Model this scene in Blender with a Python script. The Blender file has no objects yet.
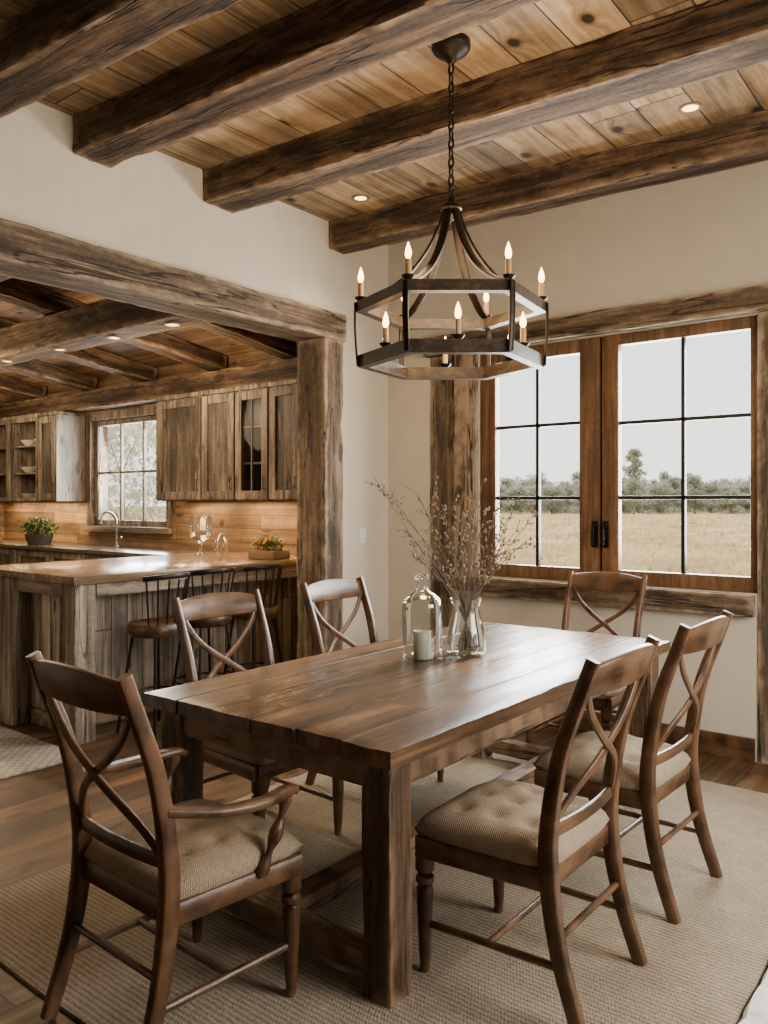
import bpy, bmesh, math, random
from mathutils import Vector, Matrix, noise
random.seed(7)
C = bpy.context.scene.collection
R = math.radians
PI = math.pi

# ------------------------------------------------------------------ nodes
def newmat(name):
    m = bpy.data.materials.new(name); m.use_nodes = True
    nt = m.node_tree
    return m, nt, nt.nodes['Principled BSDF']
def nd(nt, typ, ins=None, **props):
    n = nt.nodes.new(typ)
    for k, v in props.items(): setattr(n, k, v)
    for k, v in (ins or {}).items():
        s = n.inputs[k]
        if isinstance(v, bpy.types.NodeSocket): nt.links.new(v, s)
        else: s.default_value = v
    return n
def mth(nt, op, a, b=None, c=None):
    ins = {0: a}
    if b is not None: ins[1] = b
    if c is not None: ins[2] = c
    return nd(nt, 'ShaderNodeMath', ins, operation=op).outputs[0]
def mixc(nt, f, a, b, blend='MIX'):
    return nd(nt, 'ShaderNodeMix', {0: f, 6: a, 7: b}, data_type='RGBA', blend_type=blend).outputs[2]
def ramp(nt, fac, stops):
    n = nd(nt, 'ShaderNodeValToRGB', {0: fac})
    e = n.color_ramp.elements
    while len(e) < len(stops): e.new(.5)
    for i, (p, c) in enumerate(stops):
        e[i].position = p; e[i].color = (*c, 1) if len(c) == 3 else c
    return n.outputs[0]
def lk(nt, a, b): nt.links.new(a, b)
def bump(nt, b, h, strength, dist=.01):
    n = nd(nt, 'ShaderNodeBump', {'Height': h, 'Strength': strength, 'Distance': dist})
    lk(nt, n.outputs[0], b.inputs['Normal'])

def wood(name, dark, mid, light, axis=2, freq=14, rough=.55, bmp=.35, wear=.5, coat=0, crack=0.0, edge=None, spread=.14, spec=.5):
    m, nt, b = newmat(name)
    tc = nd(nt, 'ShaderNodeTexCoord').outputs['Object']
    rnd = nd(nt, 'ShaderNodeObjectInfo').outputs['Random']
    off = mth(nt, 'MULTIPLY', rnd, 37.0)
    v = nd(nt, 'ShaderNodeVectorMath', {0: tc, 1: nd(nt, 'ShaderNodeCombineXYZ', {0: off, 1: off, 2: off}).outputs[0]}, operation='ADD').outputs[0]
    sc = [freq, freq, freq]; sc[axis] = freq * .06
    mp = nd(nt, 'ShaderNodeMapping', {'Vector': v, 'Scale': sc}).outputs[0]
    n1 = nd(nt, 'ShaderNodeTexNoise', {'Vector': mp, 'Scale': 1.6, 'Detail': 12.0, 'Roughness': .72, 'Distortion': .3}).outputs['Fac']
    sc2 = [3.0] * 3; sc2[axis] = .9
    n2 = nd(nt, 'ShaderNodeTexNoise', {'Vector': nd(nt, 'ShaderNodeMapping', {'Vector': v, 'Scale': sc2}).outputs[0], 'Scale': 1.5, 'Detail': 6.0, 'Roughness': .6}).outputs['Fac']
    n6 = nd(nt, 'ShaderNodeTexNoise', {'Vector': tc, 'Scale': 38.0, 'Detail': 4.0, 'Roughness': .7}).outputs['Fac']
    fac = mth(nt, 'ADD', mth(nt, 'MULTIPLY', n1, .80), mth(nt, 'MULTIPLY', n6, .20))
    col = ramp(nt, fac, [(.5 - spread, dark), (.5, mid), (.5 + spread, light)])
    shade = ramp(nt, n2, [(.36, (1 - wear,) * 3), (.60, (1.0, 1.0, 1.0))])
    col = mixc(nt, 1.0, col, shade, 'MULTIPLY')
    hgt = fac
    if edge:
        # worn paler patches and rubbed edges
        sc7 = [4.0] * 3; sc7[axis] = 1.3
        n7 = nd(nt, 'ShaderNodeTexNoise', {'Vector': nd(nt, 'ShaderNodeMapping', {'Vector': v, 'Scale': sc7}).outputs[0], 'Scale': 1.2, 'Detail': 9.0, 'Roughness': .72}).outputs['Fac']
        pf = mth(nt, 'MULTIPLY', ramp(nt, n7, [(.52, (0, 0, 0)), (.65, (.62, .62, .62))]), ramp(nt, fac, [(.38, (.25, .25, .25)), (.55, (1, 1, 1))]))
        col = mixc(nt, pf, col, (edge[0] * .88, edge[1] * .89, edge[2] * .93, 1))
        gp = nd(nt, 'ShaderNodeNewGeometry').outputs['Pointiness']
        n4 = nd(nt, 'ShaderNodeTexNoise', {'Vector': tc, 'Scale': 9.0, 'Detail': 5.0}).outputs['Fac']
        ef = mth(nt, 'MULTIPLY', ramp(nt, gp, [(.508, (0, 0, 0)), (.55, (1, 1, 1))]), ramp(nt, n4, [(.35, (.15, .15, .15)), (.6, (1, 1, 1))]))
        col = mixc(nt, mth(nt, 'MULTIPLY', ef, .9), col, (*edge, 1))
    if crack:
        sc3 = [8.0] * 3; sc3[axis] = .5
        n3 = nd(nt, 'ShaderNodeTexNoise', {'Vector': nd(nt, 'ShaderNodeMapping', {'Vector': v, 'Scale': sc3}).outputs[0], 'Scale': 1.3, 'Detail': 4.0, 'Distortion': .3}).outputs['Fac']
        cr = ramp(nt, n3, [(.478, (0, 0, 0)), (.489, (1, 1, 1)), (.502, (1, 1, 1)), (.513, (0, 0, 0))])
        ck = mth(nt, 'MULTIPLY', cr, ramp(nt, n2, [(.40, (0, 0, 0)), (.48, (1, 1, 1))]))
        kv = [5.0] * 3; kv[axis] = 2.0
        vo = nd(nt, 'ShaderNodeTexVoronoi', {'Vector': nd(nt, 'ShaderNodeMapping', {'Vector': v, 'Scale': kv}).outputs[0], 'Scale': 1.0}).outputs['Distance']
        kn = ramp(nt, vo, [(.12, (1, 1, 1)), (.19, (0, 0, 0))])
        ck = mth(nt, 'MAXIMUM', ck, mth(nt, 'MULTIPLY', kn, .75))
        col = mixc(nt, mth(nt, 'MULTIPLY', ck, crack), col, (.010, .006, .0035, 1))
        hgt = mth(nt, 'SUBTRACT', fac, mth(nt, 'MULTIPLY', ck, .8))
    lk(nt, col, b.inputs['Base Color'])
    b.inputs['Roughness'].default_value = rough
    b.inputs['Specular IOR Level'].default_value = spec
    if coat: b.inputs['Coat Weight'].default_value = coat; b.inputs['Coat Roughness'].default_value = .25
    bump(nt, b, hgt, bmp, .008)
    return m

def planks(name, cols, along, across, width, length, rough=.6, gap=.02, grain=9, var=.45, bmp=.4, knots=0.0, tint=None, spread=.16, clampc=None):
    """plank boards running along one axis, board to board colour differences"""
    m, nt, b = newmat(name)
    tc = nd(nt, 'ShaderNodeTexCoord').outputs['Object']
    sx = nd(nt, 'ShaderNodeSeparateXYZ', {0: tc})
    a, c = sx.outputs[along], sx.outputs[across]
    t = sx.outputs[3 - along - across]
    cc = c
    if clampc: cc = mth(nt, 'MAXIMUM', mth(nt, 'MINIMUM', c, clampc), -clampc)
    cw = mth(nt, 'DIVIDE', cc, width)
    idc = mth(nt, 'FLOOR', cw); fr = mth(nt, 'FRACT', cw)
    r1 = nd(nt, 'ShaderNodeTexWhiteNoise', {'W': idc}, noise_dimensions='1D').outputs[0]
    al = mth(nt, 'ADD', mth(nt, 'DIVIDE', a, length), mth(nt, 'MULTIPLY', r1, 7.3))
    ida = mth(nt, 'FLOOR', al); fa = mth(nt, 'FRACT', al)
    r2n = nd(nt, 'ShaderNodeTexWhiteNoise', {'Vector': nd(nt, 'ShaderNodeCombineXYZ', {0: idc, 1: ida, 2: 0.0}).outputs[0]}, noise_dimensions='2D')
    r2 = r2n.outputs[0]
    g1 = mth(nt, 'LESS_THAN', mth(nt, 'MINIMUM', fr, mth(nt, 'SUBTRACT', 1.0, fr)), gap)
    ge = gap * width / length
    g2 = mth(nt, 'LESS_THAN', mth(nt, 'MINIMUM', fa, mth(nt, 'SUBTRACT', 1.0, fa)), ge)
    g = mth(nt, 'MAXIMUM', g1, g2)
    # knots: 2D cells along each board, some of them carry a dark knot
    kv = nd(nt, 'ShaderNodeCombineXYZ', {0: mth(nt, 'ADD', mth(nt, 'MULTIPLY', a, 1.9), mth(nt, 'MULTIPLY', r2, 23.0)), 1: mth(nt, 'MULTIPLY', c, .70 / width), 2: 0.0}).outputs[0]
    von = nd(nt, 'ShaderNodeTexVoronoi', {'Vector': kv, 'Scale': 1.0}, voronoi_dimensions='2D')
    vo = von.outputs['Distance']
    has = mth(nt, 'GREATER_THAN', nd(nt, 'ShaderNodeSeparateColor', {0: von.outputs['Color']}).outputs[0], .36)
    near = mth(nt, 'MULTIPLY', ramp(nt, vo, [(.04, (1, 1, 1)), (.22, (0, 0, 0))]), has)
    warp = mth(nt, 'MULTIPLY', near, .4 if knots else 0.0)
    vec = nd(nt, 'ShaderNodeCombineXYZ', {0: mth(nt, 'MULTIPLY', a, .40), 1: mth(nt, 'ADD', mth(nt, 'MULTIPLY', c, float(grain)), warp),
             2: mth(nt, 'ADD', mth(nt, 'MULTIPLY', r2, 61.0), mth(nt, 'MULTIPLY', t, float(grain)))}).outputs[0]
    n1 = nd(nt, 'ShaderNodeTexNoise', {'Vector': vec, 'Scale': 1.7, 'Detail': 12.0, 'Roughness': .70, 'Distortion': .3}).outputs['Fac']
    col = ramp(nt, n1, [(.5 - spread, cols[0]), (.5, cols[1]), (.5 + spread, cols[2])])
    val = ramp(nt, r2, [(0, (1 - var,) * 3), (1, (1.15, 1.12, 1.08))])
    col = mixc(nt, 1.0, col, val, 'MULTIPLY')
    n5 = nd(nt, 'ShaderNodeTexNoise', {'Vector': tc, 'Scale': 3.2, 'Detail': 8.0, 'Roughness': .7}).outputs['Fac']
    col = mixc(nt, 1.0, col, ramp(nt, n5, [(.36, (.64, .64, .64)), (.58, (1, 1, 1))]), 'MULTIPLY')
    if tint:
        tf = mth(nt, 'MULTIPLY', mth(nt, 'GREATER_THAN', nd(nt, 'ShaderNodeSeparateColor', {0: r2n.outputs['Color']}).outputs[1], .6), .75)
        col = mixc(nt, tf, col, mixc(nt, 1.0, col, (*tint, 1), 'MULTIPLY'))
    if knots:
        kf = mth(nt, 'MULTIPLY', ramp(nt, vo, [(.055, (knots,) * 3), (.080, (knots * .5,) * 3), (.125, (0, 0, 0))]), has)
        col = mixc(nt, kf, col, (.014, .008, .004, 1))
    col = mixc(nt, mth(nt, 'MULTIPLY', g, .9), col, (.008, .005, .003, 1))
    lk(nt, col, b.inputs['Base Color'])
    rr = nd(nt, 'ShaderNodeMapRange', {0: n1, 1: .3, 2: .7, 3: rough + .14, 4: rough - .08}).outputs[0]
    lk(nt, rr, b.inputs['Roughness'])
    bump(nt, b, mth(nt, 'SUBTRACT', mth(nt, 'MULTIPLY', n1, .35), g), bmp, .006)
    return m

def plain(name, col, rough=.5, metal=0, nscale=30, namt=.15, bmp=.0):
    m, nt, b = newmat(name)
    tc = nd(nt, 'ShaderNodeTexCoord').outputs['Object']
    n1 = nd(nt, 'ShaderNodeTexNoise', {'Vector': tc, 'Scale': float(nscale), 'Detail': 5.0}).outputs['Fac']
    lo = tuple(c * (1 - namt) for c in col); hi = tuple(min(1, c * (1 + namt)) for c in col)
    lk(nt, ramp(nt, n1, [(.3, lo), (.7, hi)]), b.inputs['Base Color'])
    b.inputs['Roughness'].default_value = rough; b.inputs['Metallic'].default_value = metal
    if bmp: bump(nt, b, n1, bmp, .004)
    return m
def leafmat(name, col, nscale, namt, k=.5):
    """thin leaves: part of the light passes through"""
    m = bpy.data.materials.new(name); m.use_nodes = True; nt = m.node_tree; nt.nodes.clear()
    out = nd(nt, 'ShaderNodeOutputMaterial')
    n1 = nd(nt, 'ShaderNodeTexNoise', {'Vector': nd(nt, 'ShaderNodeTexCoord').outputs['Object'], 'Scale': float(nscale), 'Detail': 4.0}).outputs['Fac']
    c = ramp(nt, n1, [(.3, tuple(x * (1 - namt) for x in col)), (.7, tuple(x * (1 + namt) for x in col))])
    d = nd(nt, 'ShaderNodeBsdfDiffuse', {0: c}).outputs[0]; t = nd(nt, 'ShaderNodeBsdfTranslucent', {0: c}).outputs[0]
    lk(nt, nd(nt, 'ShaderNodeMixShader', {0: k, 1: d, 2: t}).outputs[0], out.inputs[0]); return m
def weave(name, c1, c2, fx, fy, rough=.95, bmp=.6, rib=.0, ww=.28):
    m, nt, b = newmat(name)
    tc = nd(nt, 'ShaderNodeTexCoord').outputs['Object']
    sx = nd(nt, 'ShaderNodeSeparateXYZ', {0: tc})
    n3 = nd(nt, 'ShaderNodeTexNoise', {'Vector': tc, 'Scale': 24.0, 'Detail': 3.0}).outputs['Fac']
    wob = mth(nt, 'MULTIPLY', n3, 3.0)
    wx = mth(nt, 'SINE', mth(nt, 'ADD', mth(nt, 'MULTIPLY', sx.outputs[0], float(fx)), wob))
    wy = mth(nt, 'SINE', mth(nt, 'ADD', mth(nt, 'MULTIPLY', sx.outputs[1], float(fy)), wob))
    w = mth(nt, 'MULTIPLY_ADD', mth(nt, 'MULTIPLY', wx, wy), .5, .5)
    if rib: w = mth(nt, 'ADD', mth(nt, 'MULTIPLY', w, 1 - rib), mth(nt, 'MULTIPLY', mth(nt, 'MULTIPLY_ADD', wy, .5, .5), rib))
    n1 = nd(nt, 'ShaderNodeTexNoise', {'Vector': tc, 'Scale': 5.0, 'Detail': 8.0, 'Roughness': .75}).outputs['Fac']
    n2 = nd(nt, 'ShaderNodeTexNoise', {'Vector': tc, 'Scale': 120.0, 'Detail': 2.0}).outputs['Fac']
    q = (1 - ww) / 2
    f = mth(nt, 'ADD', mth(nt, 'MULTIPLY', w, ww), mth(nt, 'ADD', mth(nt, 'MULTIPLY', n1, q), mth(nt, 'MULTIPLY', n2, q)))
    lk(nt, ramp(nt, f, [(.25, c1), (.75, c2)]), b.inputs['Base Color'])
    b.inputs['Roughness'].default_value = rough
    bump(nt, b, mth(nt, 'ADD', w, n2), bmp, .004)
    return m
def glass(name, tint=(1, 1, 1), blend=.25, k=.6, rough=.02):
    m = bpy.data.materials.new(name); m.use_nodes = True; nt = m.node_tree; nt.nodes.clear()
    out = nd(nt, 'ShaderNodeOutputMaterial')
    tr = nd(nt, 'ShaderNodeBsdfTransparent', {0: (*tint, 1)}).outputs[0]
    gl = nd(nt, 'ShaderNodeBsdfGlossy', {'Color': (.9, .93, .93, 1), 'Roughness': rough}).outputs[0]
    f = nd(nt, 'ShaderNodeLayerWeight', {'Blend': blend}).outputs['Fresnel']
    mx = nd(nt, 'ShaderNodeMixShader', {0: mth(nt, 'MULTIPLY', f, k), 1: tr, 2: gl}).outputs[0]
    lk(nt, mx, out.inputs[0]); return m
def emit(name, col, s):
    m, nt, b = newmat(name)
    b.inputs['Base Color'].default_value = (*col, 1)
    b.inputs['Emission Color'].default_value = (*col, 1); b.inputs['Emission Strength'].default_value = s
    return m

M = {}
for ax, n in enumerate('xyz'):
    M['beam_' + n] = wood('aged_beam_' + n, (.015, .0076, .0034), (.072, .0385, .0180), (.215, .125, .062), ax, 10, .8, .9, .6, 0, .9, (.33, .21, .115))
    M['grey_' + n] = wood('weathered_wood_' + n, (.032, .0195, .0105), (.122, .080, .0455), (.29, .204, .127), ax, 11, .8, .9, .55, 0, .9, (.40, .295, .195))
    M['chair_' + n] = wood('walnut_stain_' + n, (.0066, .0030, .0014), (.0265, .0118, .0053), (.088, .0415, .0192), ax, 20, .30, .4, .6, 0, 0, (.15, .075, .036), .12, .5)
    M['cab_' + n] = wood('cabinet_wood_' + n, (.062, .046, .033), (.25, .194, .140), (.47, .385, .292), ax, 9, .65, .6, .6, 0, .8)
    M['cabd_' + n] = wood('recess_shaded_panel_' + n, (.034, .026, .0185), (.132, .101, .071), (.29, .232, .172), ax, 9, .65, .6, .6, 0, .8)  # darker copy of the cabinet wood, recess shade put into door panels
    M['cabp_' + n] = wood('pale_worn_wood_' + n, (.16, .125, .09), (.42, .355, .275), (.60, .525, .42), ax, 7, .7, .5, .5, 0, .7)
    M['sash_' + n] = wood('sash_wood_' + n, (.060, .027, .0105), (.160, .078, .032), (.27, .146, .066), ax, 16, .45, .2, .4)
    M['tleg_' + n] = wood('shaded_table_wood_' + n, (.016, .0077, .0036), (.070, .0368, .0178), (.19, .110, .057), ax, 12, .5, .7, .55, 0, .85, (.26, .158, .088))  # legs and aprons: shade under the table put into darker wood
M['plaster'] = plain('cream_plaster', (.60, .54, .435), .9, 0, 7, .04, .12)
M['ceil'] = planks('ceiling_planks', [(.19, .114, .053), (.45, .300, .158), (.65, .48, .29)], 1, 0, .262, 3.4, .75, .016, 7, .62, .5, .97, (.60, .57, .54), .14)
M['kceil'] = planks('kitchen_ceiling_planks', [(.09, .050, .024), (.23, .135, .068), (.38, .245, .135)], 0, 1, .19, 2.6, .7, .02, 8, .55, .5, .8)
M['floor'] = planks('dark_floor_boards', [(.036, .0180, .0080), (.116, .061, .0285), (.23, .136, .069)], 1, 0, .20, 2.2, .38, .020, 7, .6, .5, .9)
M['tabletop'] = planks('table_boards', [(.033, .0165, .0076), (.136, .0745, .0375), (.305, .188, .104)], 1, 0, .20283, 9.0, .29, .016, 6, .55, .5, .8, (.72, .65, .59), .13, .596)
M['panelwall'] = planks('fill_cut_boards', [(.03, .016, .008), (.08, .045, .023), (.14, .085, .046)], 2, 0, .16, 3, .6, .02, 8, .4, .3, 0)  # dark finish added on unseen walls to cut bounced fill light
M['splash'] = planks('kitchen_wall_boards', [(.13, .074, .035), (.29, .178, .090), (.43, .285, .155)], 0, 2, .13, 1.8, .5, .02, 9, .5, .4, .6)
M['greyboards'] = planks('weathered_boards', [(.09, .072, .055), (.32, .262, .203), (.56, .480, .388)], 2, 1, .13, 3.0, .75, .025, 9, .5, .5, .8, None, .13)
M['greyboards_x'] = planks('weathered_boards_end', [(.09, .072, .055), (.32, .262, .203), (.56, .480, .388)], 2, 0, .13, 3.0, .75, .025, 9, .5, .5, .8, None, .13)
M['worktop'] = planks('worktop_staves', [(.12, .07, .036), (.26, .165, .092), (.40, .275, .17)], 1, 0, .11, 1.4, .18, .008, 9, .35, .1)
M['stone'] = plain('dark_worktop_stone', (.07, .055, .042), .25, 0, 25, .4)
M['rug'] = weave('woven_jute', (.110, .085, .058), (.47, .385, .282), 540, 310, .95, .8, .55, .30)
M['linen'] = weave('oatmeal_linen', (.14, .101, .064), (.47, .366, .248), 800, 800, .95, .6, 0, .28)
M['mat'] = weave('grey_speckled_weave', (.14, .125, .105), (.5, .45, .39), 90, 90)
M['white_patch'] = plain('rough_white', (.80, .79, .77), .95, 0, 60, .10, .8)
M['iron'] = plain('dark_bronze_iron', (.026, .018, .012), .42, .75, 40, .3, .1)
M['band'] = wood('bronzed_band', (.018, .0112, .0068), (.056, .035, .0195), (.130, .081, .046), 0, 16, .45, .3, .5)
M['black'] = plain('black_metal', (.012, .012, .012), .4, .7, 30, .2)
M['spindle'] = plain('dark_spindle', (.030, .024, .020), .4, .7, 30, .2)
M['stoolseat'] = wood('stool_seat_wood', (.02, .010, .005), (.070, .035, .016), (.15, .08, .04), 0, 14, .4, .3, .4)
M['muntin'] = plain('black_muntin', (.012, .011, .010), .5, .2, 30, .2)
M['sleeve'] = plain('ivory_candle_sleeve', (.55, .32, .13), .5, 0, 30, .06)
M['bulb'] = emit('warm_bulb', (1.0, .42, .10), 20)
M['spot'] = emit('recessed_lamp', (1.0, .58, .22), 7)
M['spotring'] = plain('lamp_trim', (.30, .20, .11), .4, .3, 30, .1)
M['pane'] = glass('window_pane', (.97, .98, .98), .12, .5)
M['jar'] = glass('clear_glass', (.92, .95, .94), .42, .75)
M['wax'] = plain('cream_wax', (.36, .33, .27), .5, 0, 20, .05)
M['twig'] = plain('dry_twig', (.125, .096, .069), .85, 0, 40, .35)
M['bud'] = plain('dry_bud', (.27, .210, .148), .9, 0, 60, .5)
M['white'] = plain('white_plastic', (.75, .73, .68), .4, 0, 20, .03)
M['china'] = plain('white_china', (.68, .64, .58), .3, 0, 20, .06)
M['steel'] = plain('brushed_steel', (.30, .27, .24), .3, .95, 50, .15)
M['leaf'] = plain('green_leaf', (.07, .13, .03), .6, 0, 25, .5)
M['petal'] = plain('orange_petal', (.65, .28, .04), .6, 0, 25, .3)
M['pot'] = plain('dark_pot', (.06, .045, .035), .6, 0, 20, .3)
M['wicker'] = weave('wicker', (.08, .05, .025), (.24, .16, .09), 260, 260)
def field_mat():
    m, nt, b = newmat('dry_grass_field')
    tc = nd(nt, 'ShaderNodeTexCoord').outputs['Object']
    n1 = nd(nt, 'ShaderNodeTexNoise', {'Vector': nd(nt, 'ShaderNodeMapping', {'Vector': tc, 'Scale': (1.2, .8, 1)}).outputs[0], 'Scale': .8, 'Detail': 12.0, 'Roughness': .88}).outputs['Fac']
    n2 = nd(nt, 'ShaderNodeTexNoise', {'Vector': tc, 'Scale': .11, 'Detail': 9.0, 'Roughness': .75}).outputs['Fac']
    col = ramp(nt, n1, [(.40, (.32, .205, .085)), (.60, (.82, .60, .31))])
    col = mixc(nt, ramp(nt, n2, [(.42, (.7, .7, .7)), (.56, (0, 0, 0))]), col, (.46, .31, .14, 1))
    col = mixc(nt, ramp(nt, n2, [(.50, (0, 0, 0)), (.64, (.75, .75, .75))]), col, (.86, .68, .40, 1))
    lk(nt, col, b.inputs['Base Color']); b.inputs['Roughness'].default_value = 1
    b.inputs['Specular IOR Level'].default_value = 0
    return m
M['field'] = field_mat()
M['grass'] = leafmat('dry_grass_blades', (.80, .61, .34), .22, .28, .45)
M['foliage'] = leafmat('haze_tinted_evergreen', (.47, .485, .375), .5, .16)  # tree line leaves paled, distance haze put into their colour
M['foliage2'] = leafmat('haze_tinted_autumn_tree', (.52, .49, .375), .5, .16)  # same haze lightening in the brown leaf colour
M['paleleaf'] = leafmat('glare_paled_leaf', (.66, .64, .50), 2, .3)  # leaves whitened, outdoor glare put into their colour
M['bark'] = plain('pale_bark', (.42, .37, .31), .9, 0, 12, .4)
M['trunk'] = plain('dark_bark', (.20, .17, .13), .9, 0, 5, .3)

# ------------------------------------------------------------------ mesh helpers
def box(bm, x0, x1, y0, y1, z0, z1, bev=0.0, seg=2):
    mat = Matrix.Translation(((x0 + x1) / 2, (y0 + y1) / 2, (z0 + z1) / 2)) @ Matrix.Diagonal((abs(x1 - x0), abs(y1 - y0), abs(z1 - z0), 1))
    r = bmesh.ops.create_cube(bm, size=1, matrix=mat)
    if bev:
        es = list({e for v in r['verts'] for e in v.link_edges})
        bmesh.ops.bevel(bm, geom=es, offset=bev, segments=seg, affect='EDGES', profile=.6)
def sweep(bm, pts, w, t=None, ref=(0, 0, 1), n=None, cap=True):
    """sweep a section along pts. n=None: chamfered rectangle w (along ref) x t, else round tube of radius w"""
    pts = [Vector(p) for p in pts]; N = len(pts)
    ws = w if isinstance(w, (list, tuple)) else [w] * N
    t = ws if t is None else t
    ts = t if isinstance(t, (list, tuple)) else [t] * N
    ref = Vector(ref); rings = []
    for i, p in enumerate(pts):
        T = (pts[min(i + 1, N - 1)] - pts[max(i - 1, 0)]).normalized()
        rf = ref if abs(T.dot(ref.normalized())) < .98 else Vector((1, .01, 0))
        Nn = (rf - T * rf.dot(T)).normalized(); B = T.cross(Nn)
        if n:
            sec = [(ws[i] * math.cos(2 * PI * k / n), ts[i] * math.sin(2 * PI * k / n)) for k in range(n)]
        else:
            a, b = ws[i] / 2, ts[i] / 2; c = min(a, b) * .35
            sec = [(a, b - c), (a - c, b), (-a + c, b), (-a, b - c), (-a, -b + c), (-a + c, -b), (a - c, -b), (a, -b + c)]
        rings.append([bm.verts.new(p + Nn * u + B * v) for u, v in sec])
    m = len(rings[0])
    for i in range(N - 1):
        for k in range(m):
            bm.faces.new((rings[i][k], rings[i][(k + 1) % m], rings[i + 1][(k + 1) % m], rings[i + 1][k]))
    if cap:
        bm.faces.new(rings[0]); bm.faces.new(rings[-1])
def lathe(bm, prof, seg=20, o=(0, 0, 0), cap=True):
    o = Vector(o); rings = []
    for r, z in prof:
        rings.append([bm.verts.new(o + Vector((r * math.cos(2 * PI * k / seg), r * math.sin(2 * PI * k / seg), z))) for k in range(seg)])
    for i in range(len(rings) - 1):
        for k in range(seg):
            bm.faces.new((rings[i][k], rings[i][(k + 1) % seg], rings[i + 1][(k + 1) % seg], rings[i + 1][k]))
    if cap:
        bm.faces.new(rings[0]); bm.faces.new(rings[-1])
def crom(P, n=6):
    P = [Vector(p) for p in P]; P = [P[0] * 2 - P[1]] + P + [P[-1] * 2 - P[-2]]; out = []
    for i in range(1, len(P) - 2):
        for k in range(n):
            t = k / n
            out.append(.5 * ((2 * P[i]) + (P[i + 1] - P[i - 1]) * t + (2 * P[i - 1] - 5 * P[i] + 4 * P[i + 1] - P[i + 2]) * t * t + (3 * P[i] - P[i - 1] - 3 * P[i + 1] + P[i + 2]) * t ** 3))
    out.append(P[-2]); return out
def smooth_prof(P, n=5):
    return [(max(.001, v.x), v.y) for v in crom([(r, z, 0) for r, z in P], n)]
def obj(name, bm, mat, parent=None, smooth=35, loc=None):
    bmesh.ops.recalc_face_normals(bm, faces=bm.faces[:])
    me = bpy.data.meshes.new(name); bm.to_mesh(me); bm.free()
    if smooth:
        for p in me.polygons: p.use_smooth = True
        me.set_sharp_from_angle(angle=R(smooth))
    me.materials.append(mat)
    o = bpy.data.objects.new(name, me); C.objects.link(o)
    if parent: o.parent = parent
    if loc: o.location = loc
    return o
def NB(): return bmesh.new()
def bx(name, mat, dims, parent=None, bev=.003):
    bm = NB()
    for d in (dims if isinstance(dims[0], (tuple, list)) else [dims]): box(bm, *d, bev)
    return obj(name, bm, mat, parent)
def tag(o, label, cat, group=None):
    o['label'] = label; o['category'] = cat
    if group: o['group'] = group
    return o
def thing(name, label, cat, loc=(0, 0, 0), rz=0, group=None):
    o = bpy.data.objects.new(name, None); C.objects.link(o); o.empty_display_size = .1
    o.location = loc; o.rotation_euler = (0, 0, rz)
    return tag(o, label, cat, group)
def struct(o, label, cat):
    o['kind'] = 'structure'; return tag(o, label, cat)
def dup(o, parent=None):
    c = o.copy(); C.objects.link(c)
    if parent: c.parent = parent
    for ch in [x for x in bpy.data.objects if x.parent == o]: dup(ch, c)
    return c
def beam_mesh(L, w, h, seed, rough=.006):
    """rough sawn square timber along local x from 0 to L, centred in y, z from 0 to h"""
    bm = NB(); n = max(12, int(L / .03)); rings = []
    sec = []
    k = 8; c = min(w, h) * .035
    def side(p, q):
        out = []
        for i in range(k):
            f = i / (k - 1); out.append((p[0] + (q[0] - p[0]) * f, p[1] + (q[1] - p[1]) * f, i in (0, k - 1)))
        return out
    sec += side((-w / 2 + c, 0), (w / 2 - c, 0)) + side((w / 2, c), (w / 2, h - c)) + side((w / 2 - c, h), (-w / 2 + c, h)) + side((-w / 2, h - c), (-w / 2, c))
    for j in range(n + 1):
        x = L * j / n; ring = []
        for i, (y, z, corner) in enumerate(sec):
            q = Vector((x * 1.3, y * 5 + seed * 3.1, z * 5 + seed))
            d = noise.noise(q) * rough * .6 + noise.noise(Vector((x * 4, y * 30 + seed, z * 30))) * rough * .7
            cy, cz = y, z - h / 2
            s = 1 + d / max(.05, math.hypot(cy, cz))
            if corner:
                s -= .17 * max(0, noise.noise(Vector((x * 2.6, seed * 5 + (i // k) + (1 if i % k else 0), 1))) - .14) + .07 * max(0, noise.noise(Vector((x * 14, seed + i, 3))))
            ring.append(bm.verts.new((x, cy * s, h / 2 + cz * s)))
        rings.append(ring)
    m = len(sec)
    for j in range(n):
        for i in range(m):
            bm.faces.new((rings[j][i], rings[j][(i + 1) % m], rings[j + 1][(i + 1) % m], rings[j + 1][i]))
    bm.faces.new(rings[0]); bm.faces.new(rings[-1])
    return bm

# ------------------------------------------------------------------ camera
H = 1.54
TH = math.atan2(631, 800)
cam = bpy.data.cameras.new('camera'); co = bpy.data.objects.new('camera', cam); C.objects.link(co)
co.location = (0, 0, H); co.rotation_euler = (PI / 2, 0, TH)
cam.sensor_fit = 'VERTICAL'; cam.sensor_height = 36; cam.lens = 36 * 800 / 1024
cam.shift_y = -9 / 1024; cam.clip_start = .02; cam.clip_end = 2000
bpy.context.scene.camera = co
FW = Vector((-math.sin(TH), math.cos(TH), 0)); RT = Vector((math.cos(TH), math.sin(TH), 0))

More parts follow.
